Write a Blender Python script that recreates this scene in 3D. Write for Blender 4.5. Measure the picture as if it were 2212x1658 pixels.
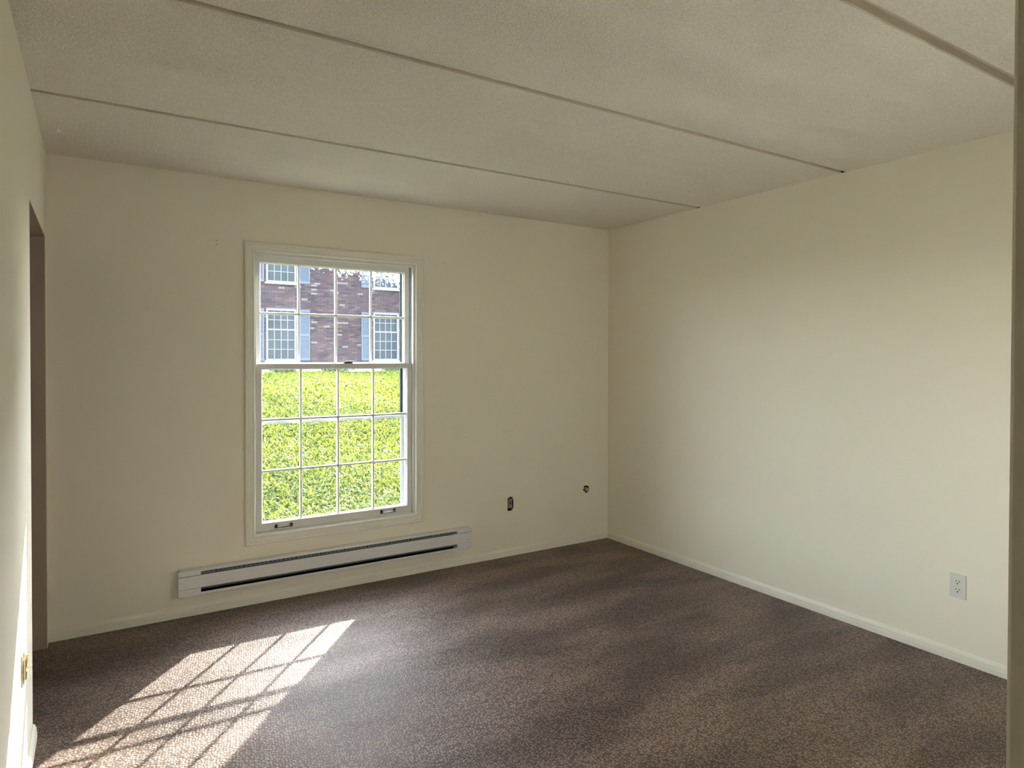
import bpy, bmesh, math, random
import numpy as np
from mathutils import Vector, Matrix

for o in list(bpy.data.objects):
    bpy.data.objects.remove(o, do_unlink=True)
scn = bpy.context.scene
COL = scn.collection

# ------------------------------------------------------------------ camera
FPX, YAW, PITCH, ROLL = 1413.54, 0.554854, 0.0122123, 0.00219203
CAM = Vector((0.204765, -3.970304, 1.434454))
PPX, PPY = -24.163, -41.279                      # principal point offset in pixels of the 2212 x 1658 frame
fwd = Vector((math.sin(YAW) * math.cos(PITCH), math.cos(YAW) * math.cos(PITCH), -math.sin(PITCH)))
rgt = Vector((math.cos(YAW), -math.sin(YAW), 0.0))
upv = rgt.cross(fwd)
r2 = math.cos(ROLL) * rgt + math.sin(ROLL) * upv
u2 = -math.sin(ROLL) * rgt + math.cos(ROLL) * upv
cd = bpy.data.cameras.new('camera')
cd.sensor_fit = 'HORIZONTAL'
cd.sensor_width = 36.0
cd.lens = FPX / 2212.0 * 36.0
cd.shift_x = -PPX / 2212.0
cd.shift_y = PPY / 2212.0
cd.clip_start = 0.02
cam = bpy.data.objects.new('camera', cd)
COL.objects.link(cam)
cam.matrix_world = Matrix(((r2.x, u2.x, -fwd.x, CAM.x), (r2.y, u2.y, -fwd.y, CAM.y),
                           (r2.z, u2.z, -fwd.z, CAM.z), (0, 0, 0, 1)))
scn.camera = cam

# ------------------------------------------------------------------ sky, sun, exposure
SKY_STRENGTH = 4.0
SUN_STRENGTH = 16.5
world = bpy.data.worlds.new('sky')
scn.world = world
world.use_nodes = True
wn = world.node_tree
bg = wn.nodes['Background']
bg.inputs['Strength'].default_value = SKY_STRENGTH
SUN_EL, SUN_RATIO = math.radians(33.0), 0.825
sk = wn.nodes.new('ShaderNodeTexSky')
sk.sky_type = 'NISHITA'
sk.sun_disc = False
sk.sun_elevation = SUN_EL
sk.sun_rotation = math.atan2(SUN_RATIO, 1.0)
sk.air_density = 1.0
sk.dust_density = 0.4
sk.ozone_density = 1.0
hs = wn.nodes.new('ShaderNodeHueSaturation')
hs.inputs['Saturation'].default_value = 0.38
wn.links.new(sk.outputs[0], hs.inputs['Color'])
wn.links.new(hs.outputs[0], bg.inputs['Color'])
sd = bpy.data.lights.new('sun', 'SUN')
sd.energy = SUN_STRENGTH
sd.angle = math.radians(0.55)
sd.color = (1.0, 0.955, 0.88)
sun = bpy.data.objects.new('sun', sd)
COL.objects.link(sun)
hx = Vector((-SUN_RATIO, -1.0, 0)).normalized()
sun_dir = hx * math.cos(SUN_EL) + Vector((0, 0, -math.sin(SUN_EL)))
sun.rotation_euler = sun_dir.to_track_quat('-Z', 'Y').to_euler()
sun.location = (8, 10, 12)
vs = scn.view_settings
vs.view_transform = 'Standard'
vs.look = 'None'
vs.exposure = 0.43
vs.gamma = 1.0
vs.use_curve_mapping = False
scn.cycles.max_bounces = 14
scn.cycles.diffuse_bounces = 9
scn.cycles.transparent_max_bounces = 24

# ------------------------------------------------------------------ helpers
def mesh_obj(name, verts, faces, mat, parent=None, smooth=False, kind=None):
    me = bpy.data.meshes.new(name)
    me.from_pydata([tuple(v) for v in verts], [], faces)
    me.update()
    if mat is not None:
        me.materials.append(mat)
    if smooth:
        me.polygons.foreach_set('use_smooth', [True] * len(me.polygons))
    o = bpy.data.objects.new(name, me)
    COL.objects.link(o)
    if parent is not None:
        o.parent = parent
    if kind:
        o['kind'] = kind
    return o

def bm_obj(name, bm, mat, parent=None, smooth=False, kind=None):
    me = bpy.data.meshes.new(name)
    bmesh.ops.recalc_face_normals(bm, faces=bm.faces)
    bm.to_mesh(me)
    bm.free()
    if mat is not None:
        me.materials.append(mat)
    if smooth:
        me.polygons.foreach_set('use_smooth', [True] * len(me.polygons))
    o = bpy.data.objects.new(name, me)
    COL.objects.link(o)
    if parent is not None:
        o.parent = parent
    if kind:
        o['kind'] = kind
    return o

def add_box(bm, x0, x1, y0, y1, z0, z1, bev=0.0):
    b = bmesh.new() if bev > 0 else bm
    vs_ = [b.verts.new((x, y, z)) for x in (x0, x1) for y in (y0, y1) for z in (z0, z1)]
    for f in ((0, 1, 3, 2), (4, 6, 7, 5), (0, 4, 5, 1), (2, 3, 7, 6), (0, 2, 6, 4), (1, 5, 7, 3)):
        b.faces.new([vs_[i] for i in f])
    if bev > 0:
        bmesh.ops.recalc_face_normals(b, faces=b.faces)
        bmesh.ops.bevel(b, geom=list(b.edges), offset=bev, segments=2, affect='EDGES', profile=0.6)
        tmp = bpy.data.meshes.new('tmp')
        b.to_mesh(tmp)
        b.free()
        bm.from_mesh(tmp)
        bpy.data.meshes.remove(tmp)

def box(name, x0, x1, y0, y1, z0, z1, mat, parent=None, bev=0.0, kind=None):
    bm = bmesh.new()
    add_box(bm, x0, x1, y0, y1, z0, z1, bev)
    return bm_obj(name, bm, mat, parent, kind=kind)

def add_prism(bm, pts, axis, a0, a1):
    """extrude a closed 2-D outline along an axis ('x': pts are (y, z); 'y': pts are (x, z); 'z': pts are (x, y))"""
    def mk(p, a):
        return {'x': (a, p[0], p[1]), 'y': (p[0], a, p[1]), 'z': (p[0], p[1], a)}[axis]
    A = [bm.verts.new(mk(p, a0)) for p in pts]
    B = [bm.verts.new(mk(p, a1)) for p in pts]
    n = len(pts)
    bm.faces.new(A)
    bm.faces.new(B[::-1])
    for i in range(n):
        bm.faces.new([A[i], A[(i + 1) % n], B[(i + 1) % n], B[i]])

def add_cyl(bm, p0, p1, r, n=14, r1=None):
    p0, p1 = Vector(p0), Vector(p1)
    d = (p1 - p0).normalized()
    s = d.orthogonal().normalized()
    t = d.cross(s)
    r1 = r if r1 is None else r1
    A = [bm.verts.new(p0 + r * (math.cos(a) * s + math.sin(a) * t)) for a in [2 * math.pi * i / n for i in range(n)]]
    B = [bm.verts.new(p1 + r1 * (math.cos(a) * s + math.sin(a) * t)) for a in [2 * math.pi * i / n for i in range(n)]]
    bm.faces.new(A[::-1])
    bm.faces.new(B)
    for i in range(n):
        bm.faces.new([A[i], A[(i + 1) % n], B[(i + 1) % n], B[i]])

def empty(name, loc=(0, 0, 0)):
    o = bpy.data.objects.new(name, None)
    o.location = loc
    o.empty_display_size = 0.1
    COL.objects.link(o)
    return o

def keep_child(o, parent):
    """parent o whose mesh is in world coordinates to an Empty that stands away from the origin"""
    o.parent = parent
    o.matrix_parent_inverse = Matrix.Translation(-parent.location)
    return o

def tag(o, label, cat, group=None):
    o['label'] = label
    o['category'] = cat
    if group:
        o['group'] = group
    return o

def struct(o, label=None):
    o['kind'] = 'structure'
    if label:
        o['label'] = label
    return o

# ------------------------------------------------------------------ materials
def material(name, color, rough=0.6, spec=0.3, metal=0.0, tint=None, tint_scale=3.0, tint_amt=0.5,
             bumps=(), sheen=0.0, detail=4.0):
    m = bpy.data.materials.new(name)
    m.use_nodes = True
    nt = m.node_tree
    b = nt.nodes['Principled BSDF']
    b.inputs['Base Color'].default_value = (*color, 1)
    b.inputs['Roughness'].default_value = rough
    b.inputs['Specular IOR Level'].default_value = spec
    b.inputs['Metallic'].default_value = metal
    if sheen:
        b.inputs['Sheen Weight'].default_value = sheen
        b.inputs['Sheen Roughness'].default_value = 0.5
    tc = nt.nodes.new('ShaderNodeTexCoord')
    if tint is not None:
        n = nt.nodes.new('ShaderNodeTexNoise')
        n.inputs['Scale'].default_value = tint_scale
        n.inputs['Detail'].default_value = detail
        nt.links.new(tc.outputs['Object'], n.inputs['Vector'])
        r = nt.nodes.new('ShaderNodeMapRange')
        r.inputs['From Min'].default_value = 0.35
        r.inputs['From Max'].default_value = 0.65
        r.inputs['To Max'].default_value = tint_amt
        nt.links.new(n.outputs['Fac'], r.inputs['Value'])
        mx = nt.nodes.new('ShaderNodeMix')
        mx.data_type = 'RGBA'
        mx.inputs[6].default_value = (*color, 1)
        mx.inputs[7].default_value = (*tint, 1)
        nt.links.new(r.outputs['Result'], mx.inputs[0])
        nt.links.new(mx.outputs[2], b.inputs['Base Color'])
    prev = None
    for (scale, strength, dist) in bumps:
        n = nt.nodes.new('ShaderNodeTexNoise')
        n.inputs['Scale'].default_value = scale
        n.inputs['Detail'].default_value = 3.0
        nt.links.new(tc.outputs['Object'], n.inputs['Vector'])
        bp = nt.nodes.new('ShaderNodeBump')
        bp.inputs['Strength'].default_value = strength
        bp.inputs['Distance'].default_value = dist
        nt.links.new(n.outputs['Fac'], bp.inputs['Height'])
        if prev is not None:
            nt.links.new(prev.outputs['Normal'], bp.inputs['Normal'])
        prev = bp
    if prev is not None:
        nt.links.new(prev.outputs['Normal'], b.inputs['Normal'])
    return m

WALLC = (0.805, 0.76, 0.65)
M_WALL = material('wall_paint', WALLC, 0.62, 0.25, tint=(0.795, 0.74, 0.635), tint_scale=1.3, tint_amt=0.6,
                  bumps=((220, 0.05, 0.0012), (60, 0.04, 0.0015)))
M_TRIM = material('trim_paint', (0.78, 0.75, 0.66), 0.38, 0.4, tint=(0.75, 0.72, 0.63), tint_scale=6, bumps=((40, 0.05, 0.001),))
M_SASH = material('sash_paint', (0.72, 0.71, 0.68), 0.40, 0.4, tint=(0.66, 0.65, 0.62), tint_scale=14, bumps=((70, 0.06, 0.001),))
M_HEAT = material('heater_enamel', (0.72, 0.72, 0.73), 0.36, 0.45, tint=(0.69, 0.69, 0.70), tint_scale=5)
M_HEATIN = material('heater_inner_steel', (0.20, 0.22, 0.25), 0.42, 0.5, metal=0.55, tint=(0.14, 0.155, 0.18), tint_scale=12)
M_DARK = material('dark_cavity', (0.012, 0.010, 0.009), 0.85, 0.1, tint=(0.02, 0.017, 0.014), tint_scale=30)
M_FIN = material('aluminium_fin', (0.35, 0.36, 0.38), 0.45, 0.5, metal=0.8, tint=(0.25, 0.26, 0.28), tint_scale=20)
M_BRONZE = material('dark_bronze', (0.018, 0.017, 0.016), 0.4, 0.5, metal=0.4, tint=(0.03, 0.028, 0.024), tint_scale=40)
M_PLATE = material('white_plastic', (0.66, 0.64, 0.60), 0.35, 0.45, tint=(0.64, 0.62, 0.58), tint_scale=20)
M_IVORY = material('aged_ivory_plastic', (0.42, 0.37, 0.25), 0.4, 0.45, tint=(0.34, 0.29, 0.19), tint_scale=60)
M_BRASS = material('brass', (0.80, 0.62, 0.28), 0.32, 0.5, metal=0.85, tint=(0.70, 0.53, 0.24), tint_scale=50)
M_STORM = material('storm_aluminium', (0.46, 0.48, 0.51), 0.42, 0.5, metal=0.35, tint=(0.38, 0.40, 0.43), tint_scale=18)
M_STORM_SHADE = material('storm_shaded_track', (0.03, 0.045, 0.04), 0.6, 0.3, tint=(0.05, 0.06, 0.055), tint_scale=20)  # shade of the black track painted into the upper storm sash colour
M_CLOSET = material('closet_brown', (0.42, 0.34, 0.28), 0.7, 0.2, tint=(0.40, 0.32, 0.26), tint_scale=3, bumps=((150, 0.1, 0.001),))  # even brown for the closet walls and doorway lining

def ceiling_material():
    m = bpy.data.materials.new('ceiling_stipple')
    m.use_nodes = True
    nt = m.node_tree
    L = nt.links
    b = nt.nodes['Principled BSDF']
    b.inputs['Roughness'].default_value = 0.9
    b.inputs['Specular IOR Level'].default_value = 0.1
    tc = nt.nodes.new('ShaderNodeTexCoord')
    mp = nt.nodes.new('ShaderNodeMapping')
    mp.inputs['Rotation'].default_value = (0, 0, math.radians(38))
    mp.inputs['Scale'].default_value = (0.5, 3.0, 1)
    L.new(tc.outputs['Object'], mp.inputs['Vector'])
    n = nt.nodes.new('ShaderNodeTexNoise')
    n.inputs['Scale'].default_value = 2.2
    n.inputs['Detail'].default_value = 5
    L.new(mp.outputs['Vector'], n.inputs['Vector'])
    mx = nt.nodes.new('ShaderNodeMix')
    mx.data_type = 'RGBA'
    mx.inputs[6].default_value = (0.78, 0.735, 0.65, 1)
    mx.inputs[7].default_value = (0.87, 0.825, 0.745, 1)
    L.new(n.outputs['Fac'], mx.inputs[0])
    v = nt.nodes.new('ShaderNodeTexNoise')
    v.inputs['Scale'].default_value = 130
    v.inputs['Detail'].default_value = 3
    v.inputs['Roughness'].default_value = 0.6
    L.new(tc.outputs['Object'], v.inputs['Vector'])
    sp = nt.nodes.new('ShaderNodeMapRange')              # shading of the stipple hollows put into the colour
    sp.inputs['From Min'].default_value = 0.3
    sp.inputs['From Max'].default_value = 0.7
    sp.inputs['To Min'].default_value = 0.86
    sp.inputs['To Max'].default_value = 1.06
    L.new(v.outputs['Fac'], sp.inputs['Value'])
    vm = nt.nodes.new('ShaderNodeVectorMath')
    vm.operation = 'SCALE'
    L.new(mx.outputs[2], vm.inputs[0])
    L.new(sp.outputs['Result'], vm.inputs['Scale'])
    L.new(vm.outputs[0], b.inputs['Base Color'])
    # stipple is stronger where the sprayer passed
    st = nt.nodes.new('ShaderNodeMapRange')
    st.inputs['From Min'].default_value = 0.35
    st.inputs['From Max'].default_value = 0.65
    st.inputs['To Min'].default_value = 0.4
    st.inputs['To Max'].default_value = 0.95
    L.new(n.outputs['Fac'], st.inputs['Value'])
    bp = nt.nodes.new('ShaderNodeBump')
    bp.inputs['Distance'].default_value = 0.011
    L.new(st.outputs['Result'], bp.inputs['Strength'])
    L.new(v.outputs['Fac'], bp.inputs['Height'])
    L.new(bp.outputs['Normal'], b.inputs['Normal'])
    return m
M_CEIL = ceiling_material()
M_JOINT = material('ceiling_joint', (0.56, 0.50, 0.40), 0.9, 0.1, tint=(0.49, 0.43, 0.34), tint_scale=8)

def carpet_material():
    m = bpy.data.materials.new('brown_loop_carpet')
    m.use_nodes = True
    nt = m.node_tree
    L = nt.links
    b = nt.nodes['Principled BSDF']
    b.inputs['Roughness'].default_value = 0.55
    b.inputs['Specular IOR Level'].default_value = 0.95
    b.inputs['Specular Tint'].default_value = (1.0, 0.83, 0.77, 1)
    b.inputs['Sheen Weight'].default_value = 0.12
    b.inputs['Sheen Roughness'].default_value = 0.45
    b.inputs['Sheen Tint'].default_value = (0.92, 0.88, 0.90, 1)
    tc = nt.nodes.new('ShaderNodeTexCoord')

    def mapping(rot, sc):
        mp = nt.nodes.new('ShaderNodeMapping')
        mp.inputs['Rotation'].default_value = (0, 0, math.radians(rot))
        mp.inputs['Scale'].default_value = sc
        L.new(tc.outputs['Object'], mp.inputs['Vector'])
        return mp

    def noise(mp, scale, detail=3.0):
        n = nt.nodes.new('ShaderNodeTexNoise')
        n.inputs['Scale'].default_value = scale
        n.inputs['Detail'].default_value = detail
        L.new(mp.outputs['Vector'], n.inputs['Vector'])
        return n

    def rng(src, a, c, d, e):
        r = nt.nodes.new('ShaderNodeMapRange')
        r.inputs['From Min'].default_value = a
        r.inputs['From Max'].default_value = c
        r.inputs['To Min'].default_value = d
        r.inputs['To Max'].default_value = e
        L.new(src, r.inputs['Value'])
        return r.outputs['Result']

    def math_(op, a, c):
        n = nt.nodes.new('ShaderNodeMath')
        n.operation = op
        for i, s in enumerate((a, c)):
            if isinstance(s, (int, float)):
                n.inputs[i].default_value = s
            else:
                L.new(s, n.inputs[i])
        return n.outputs[0]
    flat = mapping(0, (1, 1, 1))
    # rows of loops: staggered cells, a little wobbly
    wob = noise(flat, 9.0, 2.0)
    rowmap = mapping(8, (1, 1, 1))
    br = nt.nodes.new('ShaderNodeTexVoronoi')
    br.feature = 'F1'
    br.inputs['Scale'].default_value = 1.0
    br.inputs['Randomness'].default_value = 0.62
    cell = mapping(8, (96, 128, 1))
    wv = nt.nodes.new('ShaderNodeVectorMath')
    wv.operation = 'MULTIPLY_ADD'
    L.new(wob.outputs['Color'], wv.inputs[0])
    wv.inputs[1].default_value = (1.6, 1.6, 0)
    L.new(cell.outputs['Vector'], wv.inputs[2])
    L.new(wv.outputs[0], br.inputs['Vector'])
    loops = rng(br.outputs['Distance'], 0.05, 0.62, 1.0, 0.0)
    # vacuum tracks: long soft bands
    tr1 = noise(mapping(14, (0.8, 2.8, 1)), 1.5, 5.0)
    tr2 = noise(mapping(-28, (1.2, 3.0, 1)), 1.2, 5.0)
    t1 = rng(tr1.outputs['Fac'], 0.42, 0.58, 0.0, 1.0)
    t2 = rng(tr2.outputs['Fac'], 0.42, 0.60, 0.0, 1.0)
    tracks = math_('ADD', math_('MULTIPLY', t1, 0.6), math_('MULTIPLY', t2, 0.4))
    fine = noise(flat, 190.0, 3.0)
    mx = nt.nodes.new('ShaderNodeMix')
    mx.data_type = 'RGBA'
    mx.inputs[6].default_value = (0.116, 0.067, 0.042, 1)
    mx.inputs[7].default_value = (0.280, 0.182, 0.134, 1)
    L.new(tracks, mx.inputs[0])
    mul = nt.nodes.new('ShaderNodeMix')
    mul.data_type = 'RGBA'
    mul.blend_type = 'MULTIPLY'
    mul.inputs[0].default_value = 1.0
    L.new(mx.outputs[2], mul.inputs[6])
    shade = math_('MULTIPLY', rng(loops, 0, 1, 0.30, 1.42), rng(fine.outputs['Fac'], 0.3, 0.7, 0.62, 1.34))
    cmb = nt.nodes.new('ShaderNodeCombineColor')
    for i in range(3):
        L.new(shade, cmb.inputs[i])
    L.new(cmb.outputs[0], mul.inputs[7])
    L.new(mul.outputs[2], b.inputs['Base Color'])
    L.new(math_('MULTIPLY', rng(loops, 0, 1, 0.35, 1.6), rng(tracks, 0, 1, 0.7, 1.0)), b.inputs['Specular IOR Level'])
    bp = nt.nodes.new('ShaderNodeBump')
    bp.inputs['Strength'].default_value = 0.5
    bp.inputs['Distance'].default_value = 0.004
    L.new(loops, bp.inputs['Height'])
    bp2 = nt.nodes.new('ShaderNodeBump')
    bp2.inputs['Strength'].default_value = 0.4
    bp2.inputs['Distance'].default_value = 0.003
    L.new(fine.outputs['Fac'], bp2.inputs['Height'])
    L.new(bp.outputs['Normal'], bp2.inputs['Normal'])
    L.new(bp2.outputs['Normal'], b.inputs['Normal'])
    return m
M_CARPET = carpet_material()

def glass_material(name, dirt, dirt_col=(0.8, 0.85, 0.95), tint=(0.97, 0.985, 0.98)):
    """thin window glass: clear with mirror reflections, and a thin uneven film of dust on its surface"""
    m = bpy.data.materials.new(name)
    m.use_nodes = True
    nt = m.node_tree
    L = nt.links
    nt.nodes.remove(nt.nodes['Principled BSDF'])
    out = nt.nodes['Material Output']
    t = nt.nodes.new('ShaderNodeBsdfTransparent')
    t.inputs['Color'].default_value = (*tint, 1)
    g = nt.nodes.new('ShaderNodeBsdfGlossy')
    g.inputs['Roughness'].default_value = 0.0
    lw = nt.nodes.new('ShaderNodeLayerWeight')       # Schlick reflectance, the same from both sides of the thin pane
    lw.inputs['Blend'].default_value = 0.5
    pw = nt.nodes.new('ShaderNodeMath')
    pw.operation = 'POWER'
    pw.inputs[1].default_value = 5.0
    L.new(lw.outputs['Facing'], pw.inputs[0])
    fr = nt.nodes.new('ShaderNodeMapRange')
    fr.inputs['To Min'].default_value = 0.004
    fr.inputs['To Max'].default_value = 0.8
    L.new(pw.outputs[0], fr.inputs['Value'])
    m1 = nt.nodes.new('ShaderNodeMixShader')
    L.new(fr.outputs['Result'], m1.inputs[0])
    L.new(t.outputs[0], m1.inputs[1])
    L.new(g.outputs[0], m1.inputs[2])
    d = nt.nodes.new('ShaderNodeBsdfTranslucent')
    d.inputs['Color'].default_value = (*dirt_col, 1)
    tc = nt.nodes.new('ShaderNodeTexCoord')
    n = nt.nodes.new('ShaderNodeTexNoise')
    n.inputs['Scale'].default_value = 7.0
    n.inputs['Detail'].default_value = 6
    L.new(tc.outputs['Object'], n.inputs['Vector'])
    r = nt.nodes.new('ShaderNodeMapRange')
    r.inputs['From Min'].default_value = 0.3
    r.inputs['From Max'].default_value = 0.75
    r.inputs['To Min'].default_value = dirt * 0.5
    r.inputs['To Max'].default_value = dirt * 1.6
    L.new(n.outputs['Fac'], r.inputs['Value'])
    m2 = nt.nodes.new('ShaderNodeMixShader')
    L.new(r.outputs['Result'], m2.inputs[0])
    L.new(m1.outputs[0], m2.inputs[1])
    L.new(d.outputs[0], m2.inputs[2])
    L.new(m2.outputs[0], out.inputs['Surface'])
    return m
M_GLASS = glass_material('clear_pane', 0.0015)
M_GLASS_U = glass_material('dusty_pane', 0.0022)
M_STORMGLASS = glass_material('storm_pane', 0.0015)

# ================================================================== THE ROOM
W, H = 3.669, 2.44          # room width and ceiling height
YF = -3.582                 # front wall plane
HX = 1.25                   # hall wall plane
YB = -5.6                   # end of the hall
T = 0.20                    # outer wall thickness

# ---- floor
fl = struct(box('floor', -1.0, W + T, YB - 0.1, T, -0.12, 0.0, M_CARPET), 'brown looped carpet with vacuum tracks')

def wall_with_holes(name, axis, plane0, plane1, a0, a1, z0, z1, holes, mat, octa=()):
    """a wall slab between two planes, with rectangular holes (a0, a1, z0, z1); octa: holes whose corners are filled"""
    bm = bmesh.new()
    A = sorted({a0, a1} | {h[0] for h in holes} | {h[1] for h in holes})
    Z = sorted({z0, z1} | {h[2] for h in holes} | {h[3] for h in holes})
    def solid(i, j):
        if not (0 <= i < len(A) - 1 and 0 <= j < len(Z) - 1):
            return False
        ca, cz = (A[i] + A[i + 1]) / 2, (Z[j] + Z[j + 1]) / 2
        return not any(h[0] < ca < h[1] and h[2] < cz < h[3] for h in holes)
    V = {}
    def v(i, j, k):
        key = (i, j, k)
        if key not in V:
            p = plane0 if k == 0 else plane1
            V[key] = bm.verts.new((A[i], p, Z[j]) if axis == 'y' else (p, A[i], Z[j]))
        return V[key]
    for i in range(len(A) - 1):
        for j in range(len(Z) - 1):
            if not solid(i, j):
                continue
            for k in (0, 1):
                bm.faces.new([v(i, j, k), v(i + 1, j, k), v(i + 1, j + 1, k), v(i, j + 1, k)])
            if not solid(i - 1, j): bm.faces.new([v(i, j, 0), v(i, j + 1, 0), v(i, j + 1, 1), v(i, j, 1)])
            if not solid(i + 1, j): bm.faces.new([v(i + 1, j, 0), v(i + 1, j + 1, 0), v(i + 1, j + 1, 1), v(i + 1, j, 1)])
            if not solid(i, j - 1): bm.faces.new([v(i, j, 0), v(i + 1, j, 0), v(i + 1, j, 1), v(i, j, 1)])
            if not solid(i, j + 1): bm.faces.new([v(i, j + 1, 0), v(i + 1, j + 1, 0), v(i + 1, j + 1, 1), v(i, j + 1, 1)])
    for (h, corners) in octa:
        for (sx, sz, c1, c2) in corners:
            ax = h[0] if sx < 0 else h[1]
            az = h[2] if sz < 0 else h[3]
            pts = [(ax, az), (ax - sx * c1, az), (ax, az - sz * c2)]
            e = 0.0004
            if axis == 'y':
                add_prism(bm, pts, 'y', plane0 + (e if plane1 > plane0 else -e), plane0 + 0.02)
    return bm_obj(name, bm, mat)

# window opening and the two bare boxes in the back wall
OX0, OX1, OZ0, OZ1 = 0.985, 2.005, 0.392, 2.042
HO = (2.726, 2.776, 0.323, 0.424)       # bare outlet
HJ = (3.428, 3.476, 0.378, 0.434)       # bare jack
wall_back = struct(wall_with_holes('wall_back', 'y', 0.0, T, -0.9, W + T, -0.1, H + 0.12,
    [(OX0, OX1, OZ0, OZ1), HO, HJ], M_WALL,
    octa=[(HO, [(-1, 1, 0.020, 0.010), (1, 1, 0.008, 0.03), (1, -1, 0.014, 0.02)]),
          (HJ, [(-1, 1, 0.012, 0.016), (1, 1, 0.008, 0.012), (1, -1, 0.012, 0.016), (-1, -1, 0.018, 0.024)])]),
    'cream painted wall with the window')
DY0, DY1, DZ = -0.985, -0.085, 2.015     # closet doorway in the left wall
HL = (-1.435, -1.325, 0.0, 0.0)
wall_left = struct(wall_with_holes('wall_left', 'x', 0.0, -0.115, YB, 0.0, -0.1, H + 0.12,
    [(DY0, DY1, -0.05, DZ)], M_WALL), 'cream painted wall with the closet doorway')
wall_right = struct(box('wall_right', W, W + T, YB, T, -0.1, H + 0.12, M_WALL), 'cream painted blank wall')
# front wall (out of view) with an added fill-light window, and the hall the camera stands in
PX0, PX1, PZ0, PZ1 = 1.40, 3.10, 0.42, 1.72
wall_front = struct(wall_with_holes('wall_front', 'y', YF, YF - 0.16, HX + 0.13, W + 0.02, -0.1, H + 0.12,
    [(PX0, PX1, PZ0, PZ1)], M_WALL), 'cream wall with the added fill-light window')
bm = bmesh.new()
add_prism(bm, [(HX, YB), (HX, YF - 0.006), (HX + 0.002, YF - 0.002), (HX + 0.006, YF), (HX + 0.13, YF), (HX + 0.13, YB)], 'z', -0.1, H + 0.12)
wall_hall = struct(bm_obj('wall_hall', bm, M_WALL), 'cream wall end beside the camera')
struct(box('wall_hall_end', -0.115, HX + 0.13, YB - 0.1, YB, -0.1, H + 0.12, M_WALL), 'cream wall at the end of the hall')
# closet behind the left doorway
bm = bmesh.new()
add_box(bm, -0.90, -0.86, -1.5, 0.0, -0.1, H + 0.12)
add_box(bm, -0.86, -0.115, -1.5, -1.46, -0.1, H + 0.12)
struct(bm_obj('wall_closet', bm, M_CLOSET), 'brown closet wall')
bm = bmesh.new()
e = 0.0015
add_box(bm, -0.115, -0.002, DY1 - e, DY1, 0.0, DZ)
add_box(bm, -0.115, -0.002, DY0, DY0 + e, 0.0, DZ)
add_box(bm, -0.115, -0.002, DY0 + e, DY1 - e, DZ - e, DZ)
struct(bm_obj('trim_1', bm, M_CLOSET), 'brown lining of the closet doorway')

# ---- ceiling: concrete planks with open joints
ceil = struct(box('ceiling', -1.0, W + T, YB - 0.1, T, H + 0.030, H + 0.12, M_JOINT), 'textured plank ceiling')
JY = [-0.915, -1.915, -2.915, -3.92, -4.92]
JWD = [0.017, 0.024, 0.034, 0.03, 0.03]
edges = [(0.0, 0.0)] + list(zip(JY, JWD)) + [(YB, 0.0)]
for i in range(len(edges) - 1):
    ya, yb = edges[i][0] - edges[i][1] / 2, edges[i + 1][0] + edges[i + 1][1] / 2
    bm = bmesh.new()
    c = 0.004
    n = 60
    # plank outline with slightly uneven edges
    rnd = random.Random(40 + i)
    zb = H + (0.0, 0.0015, 0.0, 0.002, 0, 0)[i]
    top, lowr, lowf = [], [], []
    x0, x1 = -0.86, W
    prevs = None
    for k in range(n + 1):
        x = x0 + (x1 - x0) * k / n
        ja = rnd.uniform(-0.0012, 0.0012) if i > 0 else 0
        jb = rnd.uniform(-0.0012, 0.0012)
        row = [bm.verts.new((x, ya + ja, H + 0.032)), bm.verts.new((x, ya + ja, zb + c)), bm.verts.new((x, ya + ja - c, zb)),
               bm.verts.new((x, yb + jb + c, zb)), bm.verts.new((x, yb + jb, zb + c)), bm.verts.new((x, yb + jb, H + 0.032))]
        if prevs:
            for q in range(5):
                bm.faces.new([prevs[q], prevs[q + 1], row[q + 1], row[q]])
            bm.faces.new([prevs[5], prevs[0], row[0], row[5]])
        else:
            bm.faces.new(row)
        prevs = row
    bm.faces.new(prevs[::-1])
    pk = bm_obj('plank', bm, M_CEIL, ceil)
    pk.data.materials.append(M_JOINT)                    # darker edges of the plank inside the joint
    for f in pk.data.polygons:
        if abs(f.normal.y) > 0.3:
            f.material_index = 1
# dark gap where a joint runs into the right wall
for (yy, dx) in ((-1.915, 0.022), (-0.915, 0.012)):
    bm = bmesh.new()
    add_prism(bm, [(W - dx, yy - 0.006), (W, yy - 0.012), (W, yy + 0.008), (W - dx * 0.6, yy + 0.006)], 'z', H + 0.001, H + 0.029)
    bm_obj('joint_gap', bm, M_DARK, ceil)

# ---- baseboards
BBH = 0.056
prof = [(0, 0), (0.013, 0), (0.013, 0.024), (0.0115, 0.027), (0.0115, 0.040), (0.0085, 0.047), (0.006, 0.053), (0.003, BBH), (0, BBH)]
def baseboard(name, axis, a0, a1, wallpos, sgn, label):
    bm = bmesh.new()
    pts = [(wallpos + sgn * t, z) for (t, z) in prof]
    add_prism(bm, pts, axis, a0, a1)
    return struct(bm_obj(name, bm, M_TRIM), label)
baseboard('baseboard_back', 'x', 0.0, W, 0.0, -1, 'low cream baseboard below the window')
baseboard('baseboard_right', 'y', YF, 0.0, W, -1, 'low cream baseboard on the right wall')
baseboard('baseboard_left', 'y', YB, DY0 + 0.005, 0.0, 1, 'low cream baseboard on the left wall')
baseboard('baseboard_hall', 'y', YB, YF - 0.01, HX, -1, 'low cream baseboard of the hall')

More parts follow.
